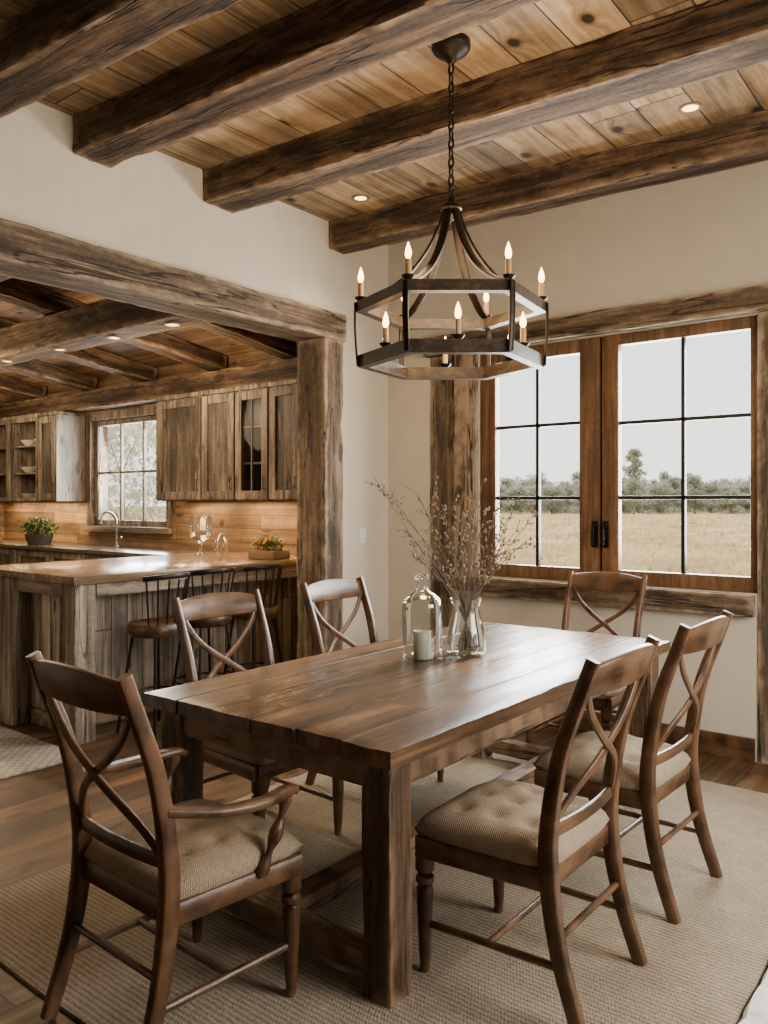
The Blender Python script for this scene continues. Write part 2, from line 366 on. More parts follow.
# ------------------------------------------------------------------ room
XL, YF, ZC = -3.98, 5.10, 3.62
KX0 = -10.3
KSL = .14                                  # the kitchen ceiling slopes up from the back wall
def kz(y): return 2.95 + (YF - y) * KSL
def wall(name, mat, boxes, label):
    bm = NB()
    for b_ in boxes: box(bm, *b_)
    return struct(obj(name, bm, mat, None, 0), label, 'wall')
o = bx('floor', M['floor'], (KX0 - .2, 1.7, -1.7, YF + .2, -.1, 0), None, 0); struct(o, 'dark stained wood plank floor', 'floor')
o = bx('ceiling', M['ceil'], (-4.2, 1.7, -1.7, YF + .2, ZC, ZC + .1), None, 0); struct(o, 'honey coloured plank ceiling over the dining room', 'ceiling')
bm = NB(); box(bm, KX0 - .2, -4.2, .1, YF + .2, 0, .1)
for v in bm.verts: v.co.z += kz(v.co.y)
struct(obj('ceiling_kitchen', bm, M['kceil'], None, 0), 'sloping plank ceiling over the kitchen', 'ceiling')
wall('wall_left', M['plaster'], [(-4.2, XL, -1.7, YF, 2.95, ZC)], 'cream plaster wall above the wide kitchen opening')
wall('wall_left_far', M['plaster'], [(-4.2, XL, 4.50, YF, 0, 2.95)], 'narrow cream plaster wall between timber post and window wall')
wall('wall_left_near', M['plaster'], [(-4.2, XL, -1.7, .46, 0, 2.95)], 'cream plaster wall at the near side of the kitchen opening')
wall('wall_near', M['panelwall'], [(-4.2, 1.7, -1.9, -1.7, 0, ZC)], 'unseen wall behind the viewpoint, boarded dark to cut fill light')
WX0, WX1, WZ0, WZ1 = -3.13, -1.20, 1.0, 2.66
wall('wall_far', M['plaster'], [(-4.2, WX0, YF, YF + .2, 0, ZC), (WX1, 1.7, YF, YF + .2, 0, ZC), (WX0, WX1, YF, YF + .2, 0, WZ0), (WX0, WX1, YF, YF + .2, WZ1, ZC)], 'cream plaster wall with the dining window')
wall('wall_right', M['panelwall'], [(1.5, 1.7, -1.7, 1.2, 0, ZC), (1.5, 1.7, 4.2, YF, 0, ZC), (1.5, 1.7, 1.2, 4.2, 0, .8), (1.5, 1.7, 1.2, 4.2, 2.7, ZC)], 'unseen wall on the right with a window opening, boarded dark to cut fill light')
KWX0, KWX1, KWZ0, KWZ1 = -8.26, -6.86, 1.28, 2.47
wall('wall_kitchen_far', M['splash'], [(KX0, KWX0, YF, YF + .2, 0, 3.0), (KWX1, -4.2, YF, YF + .2, 0, 3.0), (KWX0, KWX1, YF, YF + .2, 0, KWZ0), (KWX0, KWX1, YF, YF + .2, KWZ1, 3.0)], 'honey coloured board wall behind the kitchen counter')
wall('wall_kitchen_left', M['splash'], [(KX0 - .2, KX0, .1, YF + .2, 0, 3.7)], 'board wall at the far end of the kitchen')
wall('wall_kitchen_near', M['plaster'], [(KX0, -4.2, .1, .3, 0, 3.65)], 'plaster wall on the near side of the kitchen')
o = bx('baseboard_far', M['chair_x'], (XL, -1.21, YF - .025, YF, 0, .14)); struct(o, 'dark wood baseboard under the dining window', 'baseboard')
o = bx('baseboard_left', M['chair_y'], (XL, XL + .022, 4.53, YF - .03, 0, .14)); struct(o, 'dark wood baseboard on the left wall', 'baseboard')

# opening timbers
o = obj('lintel_beam', beam_mesh(4.05, .30, .20, 3, .008), M['grey_x']); o.location = (-4.07, .47, 2.745); o.rotation_euler = (0, 0, PI / 2)
tag(o, 'long weathered lintel beam across the top of the kitchen opening', 'beam')
o = obj('timber_post', beam_mesh(2.742, .205, .29, 9, .006), M['grey_x']); o.location = (-3.925, 4.388, 0); o.rotation_euler = (0, -PI / 2, 0)
tag(o, 'thick weathered upright post at the right side of the kitchen opening', 'post')

# ceiling beams, dining
YAW = R(4)
for i, (y0, lab) in enumerate([(1.66, 'rough dark ceiling beam nearest the upper left corner'), (2.34, 'rough dark ceiling beam in front of the chandelier canopy'),
                               (3.22, 'rough dark ceiling beam just behind the chandelier canopy'), (4.38, 'rough dark ceiling beam closest to the window wall')]):
    w = [.25, .24, .25, .19][i]
    o = obj('ceiling_beam', beam_mesh(5.35, w, .205, 20 + i * 5, .010), M['beam_x'])
    o.location = (XL + .005, y0 + w / 2, ZC - .203); o.rotation_euler = (0, 0, (YAW, R(3), YAW, R(3.6))[i])
    tag(o, lab, 'beam', 'dark beams under the plank ceiling')

def recessed(x, y, z, label, group, s=1.0):
    t = thing('recessed_light', label, 'ceiling light', (x, y, z), 0, group); t.scale = (s, s, s)
    bm = NB(); lathe(bm, [(.045, -.001), (.047, -.008), (.066, -.008), (.068, .006)], 20, cap=False); obj('trim_ring', bm, M['spotring'], t)
    bm = NB(); lathe(bm, [(.046, -.003), (.03, -.006), (.004, -.007)], 20); obj('lamp', bm, M['spot'], t)
recessed(-1.34, 4.30, ZC, 'small recessed ceiling light above the right side of the window', 'recessed lights in the plank ceiling', .9)
recessed(-3.50, 4.18, ZC, 'small recessed ceiling light left of the chandelier chain', 'recessed lights in the plank ceiling', .9)

# ------------------------------------------------------------------ dining window
def sash(parent, x0, x1, z0, z1, gx0, gx1, gz0, gz1, mx, mz, y, matv, hx=None, mm='muntin'):
    bm = NB()
    box(bm, x0, gx0, y - .03, y + .03, z0, z1, .006); box(bm, gx1, x1, y - .03, y + .03, z0, z1, .006)
    box(bm, gx0, gx1, y - .03, y + .03, gz1, z1, .006); box(bm, gx0, gx1, y - .03, y + .03, z0, gz0, .006)
    s = obj('sash', bm, matv, parent)
    bm = NB(); box(bm, gx0 - .005, gx1 + .005, y - .003, y + .003, gz0 - .005, gz1 + .005); obj('pane', bm, M['pane'], s, 0)
    bm = NB()
    for x in mx: box(bm, x - .012, x + .012, y - .018, y + .018, gz0, gz1, .003)
    for z in mz: box(bm, gx0, gx1, y - .018, y + .018, z - .012, z + .012, .003)
    obj('muntin', bm, M[mm], s)
    if hx:
        bm = NB(); box(bm, hx - .020, hx + .020, y - .042, y - .03, 1.24, 1.42, .004)
        sweep(bm, [(hx, y - .042, 1.38), (hx, y - .075, 1.38), (hx + .0, y - .08, 1.365), (hx, y - .08, 1.26)], .010, n=8)
        obj('handle', bm, M['black'], s)
    return s
w1 = thing('window_1', 'large wood framed dining window of two casements with black muntins', 'window', (0, 0, 0)); w1['kind'] = 'structure'
yw = YF + .05
sash(w1, -3.125, -2.193, WZ0 + .003, WZ1 - .003, -2.996, -2.338, 1.095, 2.565, [-2.663], [2.09, 1.575], yw, M['sash_z'], -2.222)
sash(w1, -2.177, -1.205, WZ0 + .003, WZ1 - .003, -2.062, -1.245, 1.095, 2.585, [-1.646], [2.07, 1.575], yw, M['sash_z'], -2.148)
bx('gap_shade_strip', M['black'], (-2.1925, -2.1775, yw - .006, yw + .03, WZ0 + .003, WZ1 - .003), w1, 0)  # black strip added to darken the gap between the sashes
bx('jamb_casing', M['grey_z'], (-3.325, -3.13, YF - .03, YF, .87, 2.66), w1)
for px_, ww in ((-3.45, .23), (-1.105, .19)):
    o = obj('casing_post', beam_mesh(2.66, ww, .06, 31 + int(ww * 100), .004), M['grey_x'], w1); o.location = (px_, YF - .005, .005); o.rotation_euler = (0, -PI / 2, -PI / 2)
o = obj('header', beam_mesh(2.62, .08, .145, 33, .005), M['grey_x'], w1); o.location = (-3.575, YF - .04, 2.665)
o = obj('sill', beam_mesh(2.12, .07, .13, 34, .004), M['grey_x'], w1); o.location = (-3.33, YF - .035, .865)

# light switch
t = thing('light_switch', 'small white light switch on the wall beside the timber post', 'light switch', (XL, 4.77, 1.29))
bx('plate', M['white'], (0, .006, -.038, .038, -.06, .06), t, .002); bx('rocker', M['white'], (.006, .011, -.016, .016, -.032, .032), t, .002)

# ------------------------------------------------------------------ rugs and white patch
RZ = .012
bm = NB(); bmesh.ops.create_grid(bm, x_segments=40, y_segments=50, size=.5, matrix=Matrix.Translation((-1.90, 2.925, RZ)) @ Matrix.Diagonal((2.5, 3.25, 1, 1)))
for v in bm.verts:
    v.co.x += .008 * noise.noise(v.co * 2.3); v.co.y += .008 * noise.noise(v.co * 2.1 + Vector((9, 0, 0)))
r = bmesh.ops.extrude_face_region(bm, geom=bm.faces[:])
for v in [g for g in r['geom'] if isinstance(g, bmesh.types.BMVert)]: v.co.z = .0005
tag(obj('area_rug', bm, M['rug']), 'large woven beige jute rug under the dining table', 'rug')
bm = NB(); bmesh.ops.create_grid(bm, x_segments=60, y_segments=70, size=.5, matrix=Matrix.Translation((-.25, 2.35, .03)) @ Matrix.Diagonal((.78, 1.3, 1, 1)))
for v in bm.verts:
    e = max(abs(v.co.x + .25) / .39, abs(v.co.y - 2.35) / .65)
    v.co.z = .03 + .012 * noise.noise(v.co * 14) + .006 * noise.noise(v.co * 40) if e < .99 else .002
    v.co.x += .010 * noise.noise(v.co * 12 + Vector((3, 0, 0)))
tag(obj('white_floor_patch', bm, M['white_patch']), 'white piece on the floor at the lower right edge of the woven rug', 'rug')  # raised white patch with an uneven surface beyond the woven rug
bm = NB(); box(bm, -6.9, -4.42, 2.15, 2.68, .0005, .012, .003)
tag(obj('kitchen_mat', bm, M['mat']), 'pale speckled mat on the floor beside the kitchen island', 'rug')

# ------------------------------------------------------------------ table
TX0, TX1, TY0, TY1, TT = -2.65, -1.433, 1.86, 4.27, .81
tb = thing('dining_table', 'long rustic plank dining table with thick square legs', 'table', ((TX0 + TX1) / 2, (TY0 + TY1) / 2, RZ))
hx, hy, tz = (TX1 - TX0) / 2, (TY1 - TY0) / 2, TT - RZ
# one slab worked into six boards: worn grooves between them, uneven board ends
bm = NB(); NPL = 6; pw = 2 * hx / NPL; xs = []; GW = .0042
for i in range(NPL):
    x0 = -hx + pw * i
    if i: xs += [(x0 + GW, i, 0)]
    else: xs += [(x0, i, 0)]
    for k in range(1, 8): xs.append((x0 + pw * k / 8, i, 0))
    if i < NPL - 1: xs += [(x0 + pw - GW, i, 0), (x0 + pw, i, 1)]
    else: xs += [(x0 + pw, i, 0)]
NY = 72; rt = random.Random(3); eoff = [(rt.uniform(-.010, .006), rt.uniform(-.010, .006), rt.uniform(-.0018, .0018)) for _ in range(NPL)]
th = .054; topg, botg = [], []
for j in range(NY + 1):
    f = j / NY; a, b_ = [], []
    for (x, pl, gr) in xs:
        y = -hy + 2 * hy * f
        if j == 0: y += eoff[pl][0] + .005 * noise.noise(Vector((x * 30, 1, 1)))
        if j == NY: y += eoff[pl][1] + .005 * noise.noise(Vector((x * 30, 5, 1)))
        xx = x
        if abs(abs(x) - hx) < 1e-6: xx += (1 if x > 0 else -1) * (.006 * noise.noise(Vector((x, y * 4.5, 2))) + .004 * noise.noise(Vector((x, y * 15, 4))) - .002)
        if gr: xx += .0015 * noise.noise(Vector((x * 3, y * 6, 8)))
        z = tz + eoff[pl][2] + .0020 * noise.noise(Vector((x * 12, y * 1.8, 0))) - (.007 if gr else 0)
        if j in (0, NY) or abs(abs(x) - hx) < 1e-6: z -= .003 + .006 * max(0, noise.noise(Vector((x * 9, y * 9, 3))))
        a.append(bm.verts.new((xx, y, z))); b_.append(bm.verts.new((xx, y, tz - th)))
    topg.append(a); botg.append(b_)
NX = len(xs)
for j in range(NY):
    for i in range(NX - 1):
        bm.faces.new((topg[j][i], topg[j][i + 1], topg[j + 1][i + 1], topg[j + 1][i]))
        bm.faces.new((botg[j][i], botg[j + 1][i], botg[j + 1][i + 1], botg[j][i + 1]))
    bm.faces.new((topg[j][0], topg[j + 1][0], botg[j + 1][0], botg[j][0])); bm.faces.new((topg[j][-1], botg[j][-1], botg[j + 1][-1], topg[j + 1][-1]))
for i in range(NX - 1):
    bm.faces.new((topg[0][i], botg[0][i], botg[0][i + 1], topg[0][i + 1])); bm.faces.new((topg[-1][i], topg[-1][i + 1], botg[-1][i + 1], botg[-1][i]))
o = obj('table_top', bm, M['tabletop'], tb, 40)
LS = .115
for sx in (-1, 1):
    for sy in (-1, 1):
        cx, cy = sx * (hx - .045 - LS / 2), sy * (hy - .045 - LS / 2)
        bm = beam_mesh(tz - th, LS, LS, 50 + sx * 3 + sy, .003)
        o = obj('leg', bm, M['tleg_x'], tb); o.location = (cx + LS / 2, cy, 0); o.rotation_euler = (0, -PI / 2, 0)
az0, az1 = tz - .155, tz - th
for s in (-1, 1):
    bx('apron', M['tleg_y'], (s * (hx - .075) - .014, s * (hx - .075) + .014, -hy + .16, hy - .16, az0, az1), tb)
    bx('apron', M['tleg_x'], (-hx + .16, hx - .16, s * (hy - .075) - .014, s * (hy - .075) + .014, az0, az1), tb)
    bx('stretcher', M['tleg_x'], (-hx + .16, hx - .16, s * (hy - .105) - .04, s * (hy - .105) + .04, .045, .125), tb, .006)
bx('stretcher', M['tleg_y'], (-.05, .05, -hy + .145, hy - .145, .05, .12), tb, .006)

# ------------------------------------------------------------------ chairs
POST = [(-.335, 0), (-.265, .22), (-.232, .44), (-.238, .60), (-.275, .80), (-.335, .97), (-.378, 1.085)]
def post_y(z):
    for (y0, z0), (y1, z1) in zip(POST, POST[1:]):
        if z0 <= z <= z1: return y0 + (y1 - y0) * (z - z0) / (z1 - z0)
    return POST[-1][0]
def cushion_bm(wf, wb, d, z0, h, n=36):
    bm = NB(); g = []
    for j in range(n + 1):
        v = -1 + 2 * j / n; row = []
        for i in range(n + 1):
            u = -1 + 2 * i / n
            uu = u * math.sqrt(1 - .10 * v * v * v * v); vv = v * math.sqrt(1 - .10 * u ** 4)
            w = wb + (wf - wb) * (vv + 1) / 2
            z = z0 + .022 + h * (max(0, 1 - abs(u) ** 3.6) * max(0, 1 - abs(v) ** 3.6)) ** .5
            for qx in (-.5, 0, .5):
                for qy in (-.5, 0, .5):
                    dd = ((u - qx) ** 2 + (v - qy) ** 2) / .016
                    z -= .019 * math.exp(-dd)
            z += .006 * noise.noise(Vector((u * 3, v * 3, 2)))
            row.append(bm.verts.new((uu * w / 2, vv * d / 2, z)))
        g.append(row)
    for j in range(n):
        for i in range(n): bm.faces.new((g[j][i], g[j][i + 1], g[j + 1][i + 1], g[j + 1][i]))
    r = bmesh.ops.extrude_edge_only(bm, edges=[e for e in bm.edges if e.is_boundary])
    vs = [q for q in r['geom'] if isinstance(q, bmesh.types.BMVert)]
    for v in vs: v.co.z = z0; v.co.x *= .955; v.co.y *= .955
    bmesh.ops.contextual_create(bm, geom=[e for e in bm.edges if e.is_boundary])
    return bm
def turned_leg(x, y, h=.40):
    p = [(.014, 0), (.018, .012), (.016, .03), (.020, .06), (.026, .20), (.028, .27), (.022, .285), (.031, .295), (.031, .31), (.022, .32), (.032, .335), (.032, h)]
    bm = NB(); lathe(bm, p, 16, (x, y, 0)); return bm
def make_chair(label, arms=False):
    t = thing('dining_armchair' if arms else 'dining_chair', label, 'chair', (0, 0, 0), 0, 'dining chairs around the table')
    wf, wb = .26, .225
    for s in (-1, 1):
        bm = NB()
        P = crom([(s * (.225 + .02 * abs(z - .44) * (1 if z < .44 else 1.2)), y, z) for y, z in POST], 5)
        ws = [.028 + .016 * (1 - abs(p.z - .44) / .64) for p in P]
        sweep(bm, P, [w + .012 for w in ws], [w - .004 for w in ws], ref=(0, 1, 0))
        obj('rear_post', bm, M['chair_z'], t, 50)
    for s in (-1, 1): obj('leg', turned_leg(s * (wf - .022), .205), M['chair_z'], t, 40)
    bm = NB(); P = []; W = []
    for i in range(17):
        x = -.245 + .49 * i / 16; q = 1 - (x / .245) ** 2
        P.append((x, -.366 - .036 * q + .008, 1.020 + .012 * q)); W.append(.086 + .034 * q)
    sweep(bm, P, W, .021, ref=(0, -.3, 1)); obj('crest_rail', bm, M['chair_x'], t, 50)
    bm = NB(); P = [(-.228 + .456 * i / 10, post_y(.56) - .018 * (1 - ((i - 5) / 5) ** 2), .56) for i in range(11)]
    sweep(bm, P, .040, .017); obj('back_rail', bm, M['chair_x'], t, 50)
    for s in (-1, 1):
        bm = NB(); P = []
        for i in range(23):
            f = i / 22; z = .57 + (.98 - .57) * f
            x = s * (-.212 + .424 * (f - .075 * math.sin(2 * PI * f)))
            bow = 1 - (x / .225) ** 2
            P.append((x, post_y(z) - .050 * bow + s * .004, z))
        sweep(bm, P, .012, .027, ref=(0, 1, 0)); obj('cross_slat', bm, M['chair_z'], t, 50)
    bm = NB()
    for a, b in (((-wb, -.225), (-wf, .22)), ((wb, -.225), (wf, .22)), ((-wf, .215), (wf, .215)), ((-wb, -.222), (wb, -.222))):
        sweep(bm, [(*a, .412), (*b, .412)], .066, .028, ref=(0, 0, 1))
    box(bm, -wb, wb, -.21, .21, .43, .442)
    obj('seat_frame', bm, M['chair_x'], t, 50)
    obj('cushion', cushion_bm(wf * 2 + .03, wb * 2 + .04, .495, .443, .070), M['linen'], t, 60)
    for s in (-1, 1):
        bm = NB(); sweep(bm, [(s * (wf - .022), .205, .16), (s * .225, post_y(.17), .17)], .012, n=10); obj('stretcher', bm, M['chair_y'], t)
    bm = NB(); sweep(bm, [(-.232, -.03, .166), (.232, -.03, .166)], .011, n=10); obj('stretcher', bm, M['chair_x'], t)
    bm = NB(); sweep(bm, [(-.225, post_y(.25), .25), (.225, post_y(.25), .25)], .011, n=10); obj('stretcher', bm, M['chair_x'], t)
    if arms:
        for s in (-1, 1):
            bm = NB(); P = crom([(s * .236, -.245, .70), (s * .285, -.10, .672), (s * .30, .04, .662), (s * .285, .15, .664), (s * .275, .185, .652)], 5)
            W = [.030 + .018 * math.sin(PI * min(1, i / (len(P) - 1))) for i in range(len(P))]
            sweep(bm, P, .025, W, ref=(0, 0, 1)); obj('arm', bm, M['chair_y'], t, 50)
            bm = NB(); P = crom([(s * .262, .06, .43), (s * .275, .085, .50), (s * .282, .12, .58), (s * .284, .145, .655)], 5)
            sweep(bm, P, [.016 + .006 * math.sin(i) for i in range(len(P))], n=10); obj('arm_support', bm, M['chair_z'], t)
    return t
A = make_chair('dark wood armchair with curved arms at the near end of the table', True)
A.location = (-2.01, 1.575, RZ); A.rotation_euler = (0, 0, R(-2))
B = make_chair('dark wood side chair on the right of the table, nearest the camera')
B.location = (-1.31, 2.375, RZ); B.rotation_euler = (0, 0, R(90))
for lab, x, y, rz in [('dark wood side chair on the right of the table, closer to the window', -1.30, 3.19, 88),
                      ('dark wood chair at the far end of the table under the window', -2.02, 4.46, 180),
                      ('dark wood side chair on the left of the table, nearest the bar stools', -2.66, 2.53, -92),
                      ('dark wood side chair on the left of the table, in front of the timber post', -2.68, 3.40, -90)]:
    c = dup(B); c.location = (x, y, RZ); c.rotation_euler = (0, 0, R(rz)); c['label'] = lab

# ------------------------------------------------------------------ table-top objects
def wp(px, d, z):
    a = (px - 384) / 800; p = FW * d + RT * (a * d); return Vector((p.x, p.y, z))
p = wp(422, 3.74, TT + .005)
t = thing('glass_bottle', 'wide clear glass bottle with a short narrow neck on the table', 'bottle', p)
bm = NB(); lathe(bm, smooth_prof([(.087, .004), (.093, .02), (.094, .12), (.094, .225), (.087, .268), (.062, .298), (.034, .315), (.025, .328), (.023, .352), (.024, .368)], 4), 32, cap=False); obj('body', bm, M['jar'], t, 60)
bm = NB(); lathe(bm, [(.024, .366), (.032, .370), (.033, .384), (.026, .390), (.021, .388)], 32, cap=False); obj('lip', bm, M['jar'], t, 60)
bm = NB(); lathe(bm, [(.088, 0), (.093, .004), (.088, .010), (.083, .006)], 32, cap=False); obj('base_rim', bm, M['jar'], t, 60)
t = thing('pillar_candle', 'short cream pillar candle inside the glass bottle', 'candle', p)
bm = NB(); lathe(bm, [(.040, 0), (.042, .004), (.042, .122), (.038, .128), (.03, .124), (.004, .123)], 24); obj('wax', bm, M['wax'], t, 50)
bm = NB(); sweep(bm, [(0, 0, .122), (.001, 0, .134), (.003, 0, .144)], .0015, n=6); obj('wick', bm, M['black'], t)
pv = wp(466, 3.84, TT + .005)
t = thing('glass_vase', 'clear glass vase holding dried twigs on the table', 'vase', pv)
bm = NB(); lathe(bm, smooth_prof([(.080, .002), (.094, .012), (.096, .05), (.086, .12), (.070, .185), (.066, .23), (.078, .268)], 4), 32, cap=False); obj('body', bm, M['jar'], t, 60)
bm = NB(); lathe(bm, [(.004, .001), (.078, .001), (.086, .006), (.080, .012), (.004, .010)], 32); obj('base', bm, M['jar'], t, 60)
tips = [(374, 478), (386, 492), (396, 510), (406, 532), (417, 494), (428, 512), (440, 500), (446, 522), (455, 506), (464, 520), (470, 498), (481, 484), (488, 512), (500, 498), (512, 514), (532, 512), (528, 545), (514, 532), (412, 552), (500, 552), (522, 500), (434, 490)]
rnd = random.Random(4)
for k, (tx, ty) in enumerate(tips):
    dz = (503 - ty) * 3.84 / 800 + H - (TT + .001)
    side = (tx - 466) * 3.84 / 800; dep = rnd.uniform(-.14, .14)
    tip = RT * side + FW * dep + Vector((0, 0, dz))
    base = Vector((-tip.x * .14, -tip.y * .14, .018))
    neck = Vector((tip.x * .12, tip.y * .12, .25))
    P = crom([base, neck, (neck + tip) / 2 + Vector((rnd.uniform(-.03, .03), rnd.uniform(-.03, .03), .03)), tip], 6)
    bs = NB(); n = len(P)
    sweep(bs, P, [.0032 * (1 - .6 * i / n) for i in range(n)], n=5)
    for i in range(int(n * .45), n):
        for q in range(2):
            if rnd.random() < .62:
                T = (P[min(i + 1, n - 1)] - P[i - 1]).normalized()
                d = (T * rnd.uniform(.4, 1) + Vector((rnd.uniform(-1, 1), rnd.uniform(-1, 1), rnd.uniform(-.6, .8)))).normalized() * rnd.uniform(.02, .08)
                e = P[i] + d
                sweep(bs, [P[i], P[i] + d * .5 + Vector((0, 0, .004)), e], [.0015, .0013, .0011], n=4)
                for f in (.55, 1.0):
                    rr_ = bmesh.ops.create_icosphere(bs, subdivisions=1, radius=rnd.uniform(.0032, .0070), matrix=Matrix.Translation(P[i] + d * f) @ Matrix.Diagonal((1, 1, rnd.uniform(1, 1.7), 1)))
                    for v in rr_['verts']:
                        for fc in v.link_faces: fc.material_index = 1
    o = obj('dried_twig', bs, M['twig']); o.data.materials.append(M['bud']); o.location = pv
    tag(o, 'thin brown dried twig with small buds standing in the glass vase', 'twig', 'dried twigs in the glass vase')

# ------------------------------------------------------------------ chandelier
CX, CY, CZ = -2.00, 3.025, 2.18
ch = thing('chandelier', 'dark iron two tier chandelier with candle lights above the table', 'chandelier', (CX, CY, CZ))
top = ZC - CZ
bm = NB(); lathe(bm, [(.012, top - .10), (.022, top - .085), (.034, top - .07), (.072, top - .05), (.088, top - .03), (.088, top - .001)], 28); obj('canopy', bm, M['iron'], ch)
bm = NB(); z = top - .10; k = 0
while z > .735:
    m4 = Matrix.Translation((0, 0, z - .022)) @ Matrix.Rotation(PI / 2 * (k % 2), 4, 'Z')
    P = [m4 @ Vector((.012 * math.cos(2 * PI * i / 12), 0, .028 * math.sin(2 * PI * i / 12))) for i in range(13)]
    sweep(bm, P, .0045, n=6, ref=m4.to_3x3() @ Vector((0, 1, 0)), cap=False)
    z -= .042; k += 1
obj('chain', bm, M['iron'], ch)
bm = NB(); lathe(bm, [(.004, .755), (.013, .745), (.016, .72), (.044, .70), (.050, .685), (.032, .672), (.036, .655), (.020, .645), (.006, .63)], 20); obj('hub', bm, M['iron'], ch)
RU, RL, ZU, ZL = .432, .420, .245, 0.0
ang = [TH + PI / 3 * k for k in range(6)]
def hexring(bm, r, z, h, th):
    rows = []
    for a in ang:
        c, s = math.cos(a), math.sin(a)
        rows.append([bm.verts.new((rr_ * c, rr_ * s, z + dz)) for rr_, dz in ((r, -h / 2), (r, h / 2), (r - th, h / 2), (r - th, -h / 2))])
    for i in range(6):
        for k in range(4):
            bm.faces.new((rows[i][k], rows[i][(k + 1) % 4], rows[(i + 1) % 6][(k + 1) % 4], rows[(i + 1) % 6][k]))
bm = NB(); hexring(bm, RU, ZU, .046, .052); obj('upper_ring', bm, M['band'], ch)
bm = NB(); hexring(bm, RL, ZL, .056, .050); obj('lower_ring', bm, M['band'], ch)
for a in ang:
    c, s = math.cos(a), math.sin(a); ru = RU - .015
    P = crom([(.03 * c, .03 * s, .69), (.06 * c, .06 * s, .60), (.115 * c, .115 * s, .49), (.20 * c, .20 * s, .385), (.315 * c, .315 * s, .305), (ru * c, ru * s, ZU + .022)], 5)
    bm = NB(); sweep(bm, P, .012, .036, ref=(c, s, .3)); obj('arm', bm, M['iron'], ch, 50)
    P = crom([((RU + .001) * c, (RU + .001) * s, ZU + .018), ((RU + .002) * c, (RU + .002) * s, .16), ((RL + .010) * c, (RL + .010) * s, .08), ((RL + .002) * c, (RL + .002) * s, ZL - .022)], 4)
    bm = NB(); sweep(bm, P, .010, .026, ref=(c, s, 0)); obj('strap', bm, M['iron'], ch, 50)
def candle(x, y, z):
    bm = NB(); lathe(bm, [(.0125, 0), (.0125, .062), (.011, .067)], 14, (x, y, z + .012)); cd = obj('candle', bm, M['sleeve'], ch, 40)
    bm = NB(); lathe(bm, [(.006, -.02), (.012, -.004), (.026, .006), (.029, .013), (.014, .010)], 16, (x, y, z)); obj('drip_pan', bm, M['iron'], cd)
    bm = NB(); lathe(bm, [(.006, 0), (.0120, .012), (.0138, .024), (.0105, .044), (.005, .060), (.001, .071)], 12, (x, y, z + .079)); obj('bulb', bm, M['bulb'], cd, 60)
for a in ang:
    candle((RU - .024) * math.cos(a), (RU - .024) * math.sin(a), ZU + .030)
    b = a + PI / 6; r = (RL - .026) * math.cos(PI / 6)
    candle(r * math.cos(b), r * math.sin(b), ZL + .034)

# ------------------------------------------------------------------ kitchen
def beam_obj(name, label, p, L, w, h, seed, mat, rot=(0, 0, 0), group=None):
    o = obj(name, beam_mesh(L, w, h, seed, .008), mat); o.location = p; o.rotation_euler = rot; return tag(o, label, 'beam', group)
beam_obj('kitchen_beam', 'dark kitchen ceiling beam nearest the lintel', (-10.2, 2.40, 2.955), 5.95, .22, .20, 61, M['beam_x'], (0, 0, 0), 'kitchen cross beams')
beam_obj('kitchen_beam', 'dark kitchen ceiling beam over the middle of the island', (-10.2, 3.42, 2.775), 5.95, .26, .24, 62, M['beam_x'], (0, 0, 0), 'kitchen cross beams')
beam_obj('wall_plate_beam', 'horizontal timber along the kitchen back wall above the cabinets', (-10.2, 4.98, 2.58), 5.98, .20, .20, 63, M['beam_x'])
pit = math.atan(KSL)
for i, x in enumerate((-9.3, -8.2, -7.1, -6.0, -5.0)):
    lab = ['sloping kitchen rafter farthest left', 'sloping kitchen rafter above the left end of the sink window', 'sloping kitchen rafter above the right end of the sink window', 'sloping kitchen rafter above the wooden upper cabinets', 'sloping kitchen rafter nearest the timber post'][i]
    beam_obj('rafter', lab, (x, .35, kz(.35) - .158), 4.75, .18, .15, 70 + i, M['beam_x'], (0, pit, PI / 2), 'kitchen ceiling rafters')
KL = [(-4.55, 3.42, 2.775, 'small spotlight under the middle kitchen beam, nearest the timber post'), (-5.25, 3.42, 2.775, 'small spotlight under the middle kitchen beam, second from the timber post'),
      (-6.0, 3.42, 2.775, 'small spotlight under the middle kitchen beam, third from the timber post'), (-6.85, 3.42, 2.775, 'small spotlight under the middle kitchen beam, at the picture edge')]
for x, y, z, lab in KL: recessed(x, y, z - .006, lab, 'small spotlights in the kitchen ceiling', .75)

# kitchen window
w2 = thing('window_2', 'kitchen window over the sink with wood frame and small panes', 'window', (0, 0, 0)); w2['kind'] = 'structure'
gx0, gx1 = KWX0 + .07, KWX1 - .07
sash(w2, KWX0 + .003, KWX1 - .003, KWZ0 + .003, KWZ1 - .003, gx0, gx1, KWZ0 + .07, KWZ1 - .06, [gx0 + (gx1 - gx0) / 3, gx0 + (gx1 - gx0) * 2 / 3], [KWZ0 + .60], YF + .06, M['cab_z'], None, 'cab_z')
bx('casing', M['cab_z'], [(KWX0 - .08, KWX0, YF - .025, YF, KWZ0 - .06, KWZ1 + .08), (KWX1, KWX1 + .08, YF - .025, YF, KWZ0 - .06, KWZ1 + .08), (KWX0, KWX1, YF - .025, YF, KWZ1, KWZ1 + .08)], w2)
bx('sill', M['cab_x'], (KWX0 - .08, KWX1 + .08, YF - .06, YF, KWZ0 - .06, KWZ0), w2)

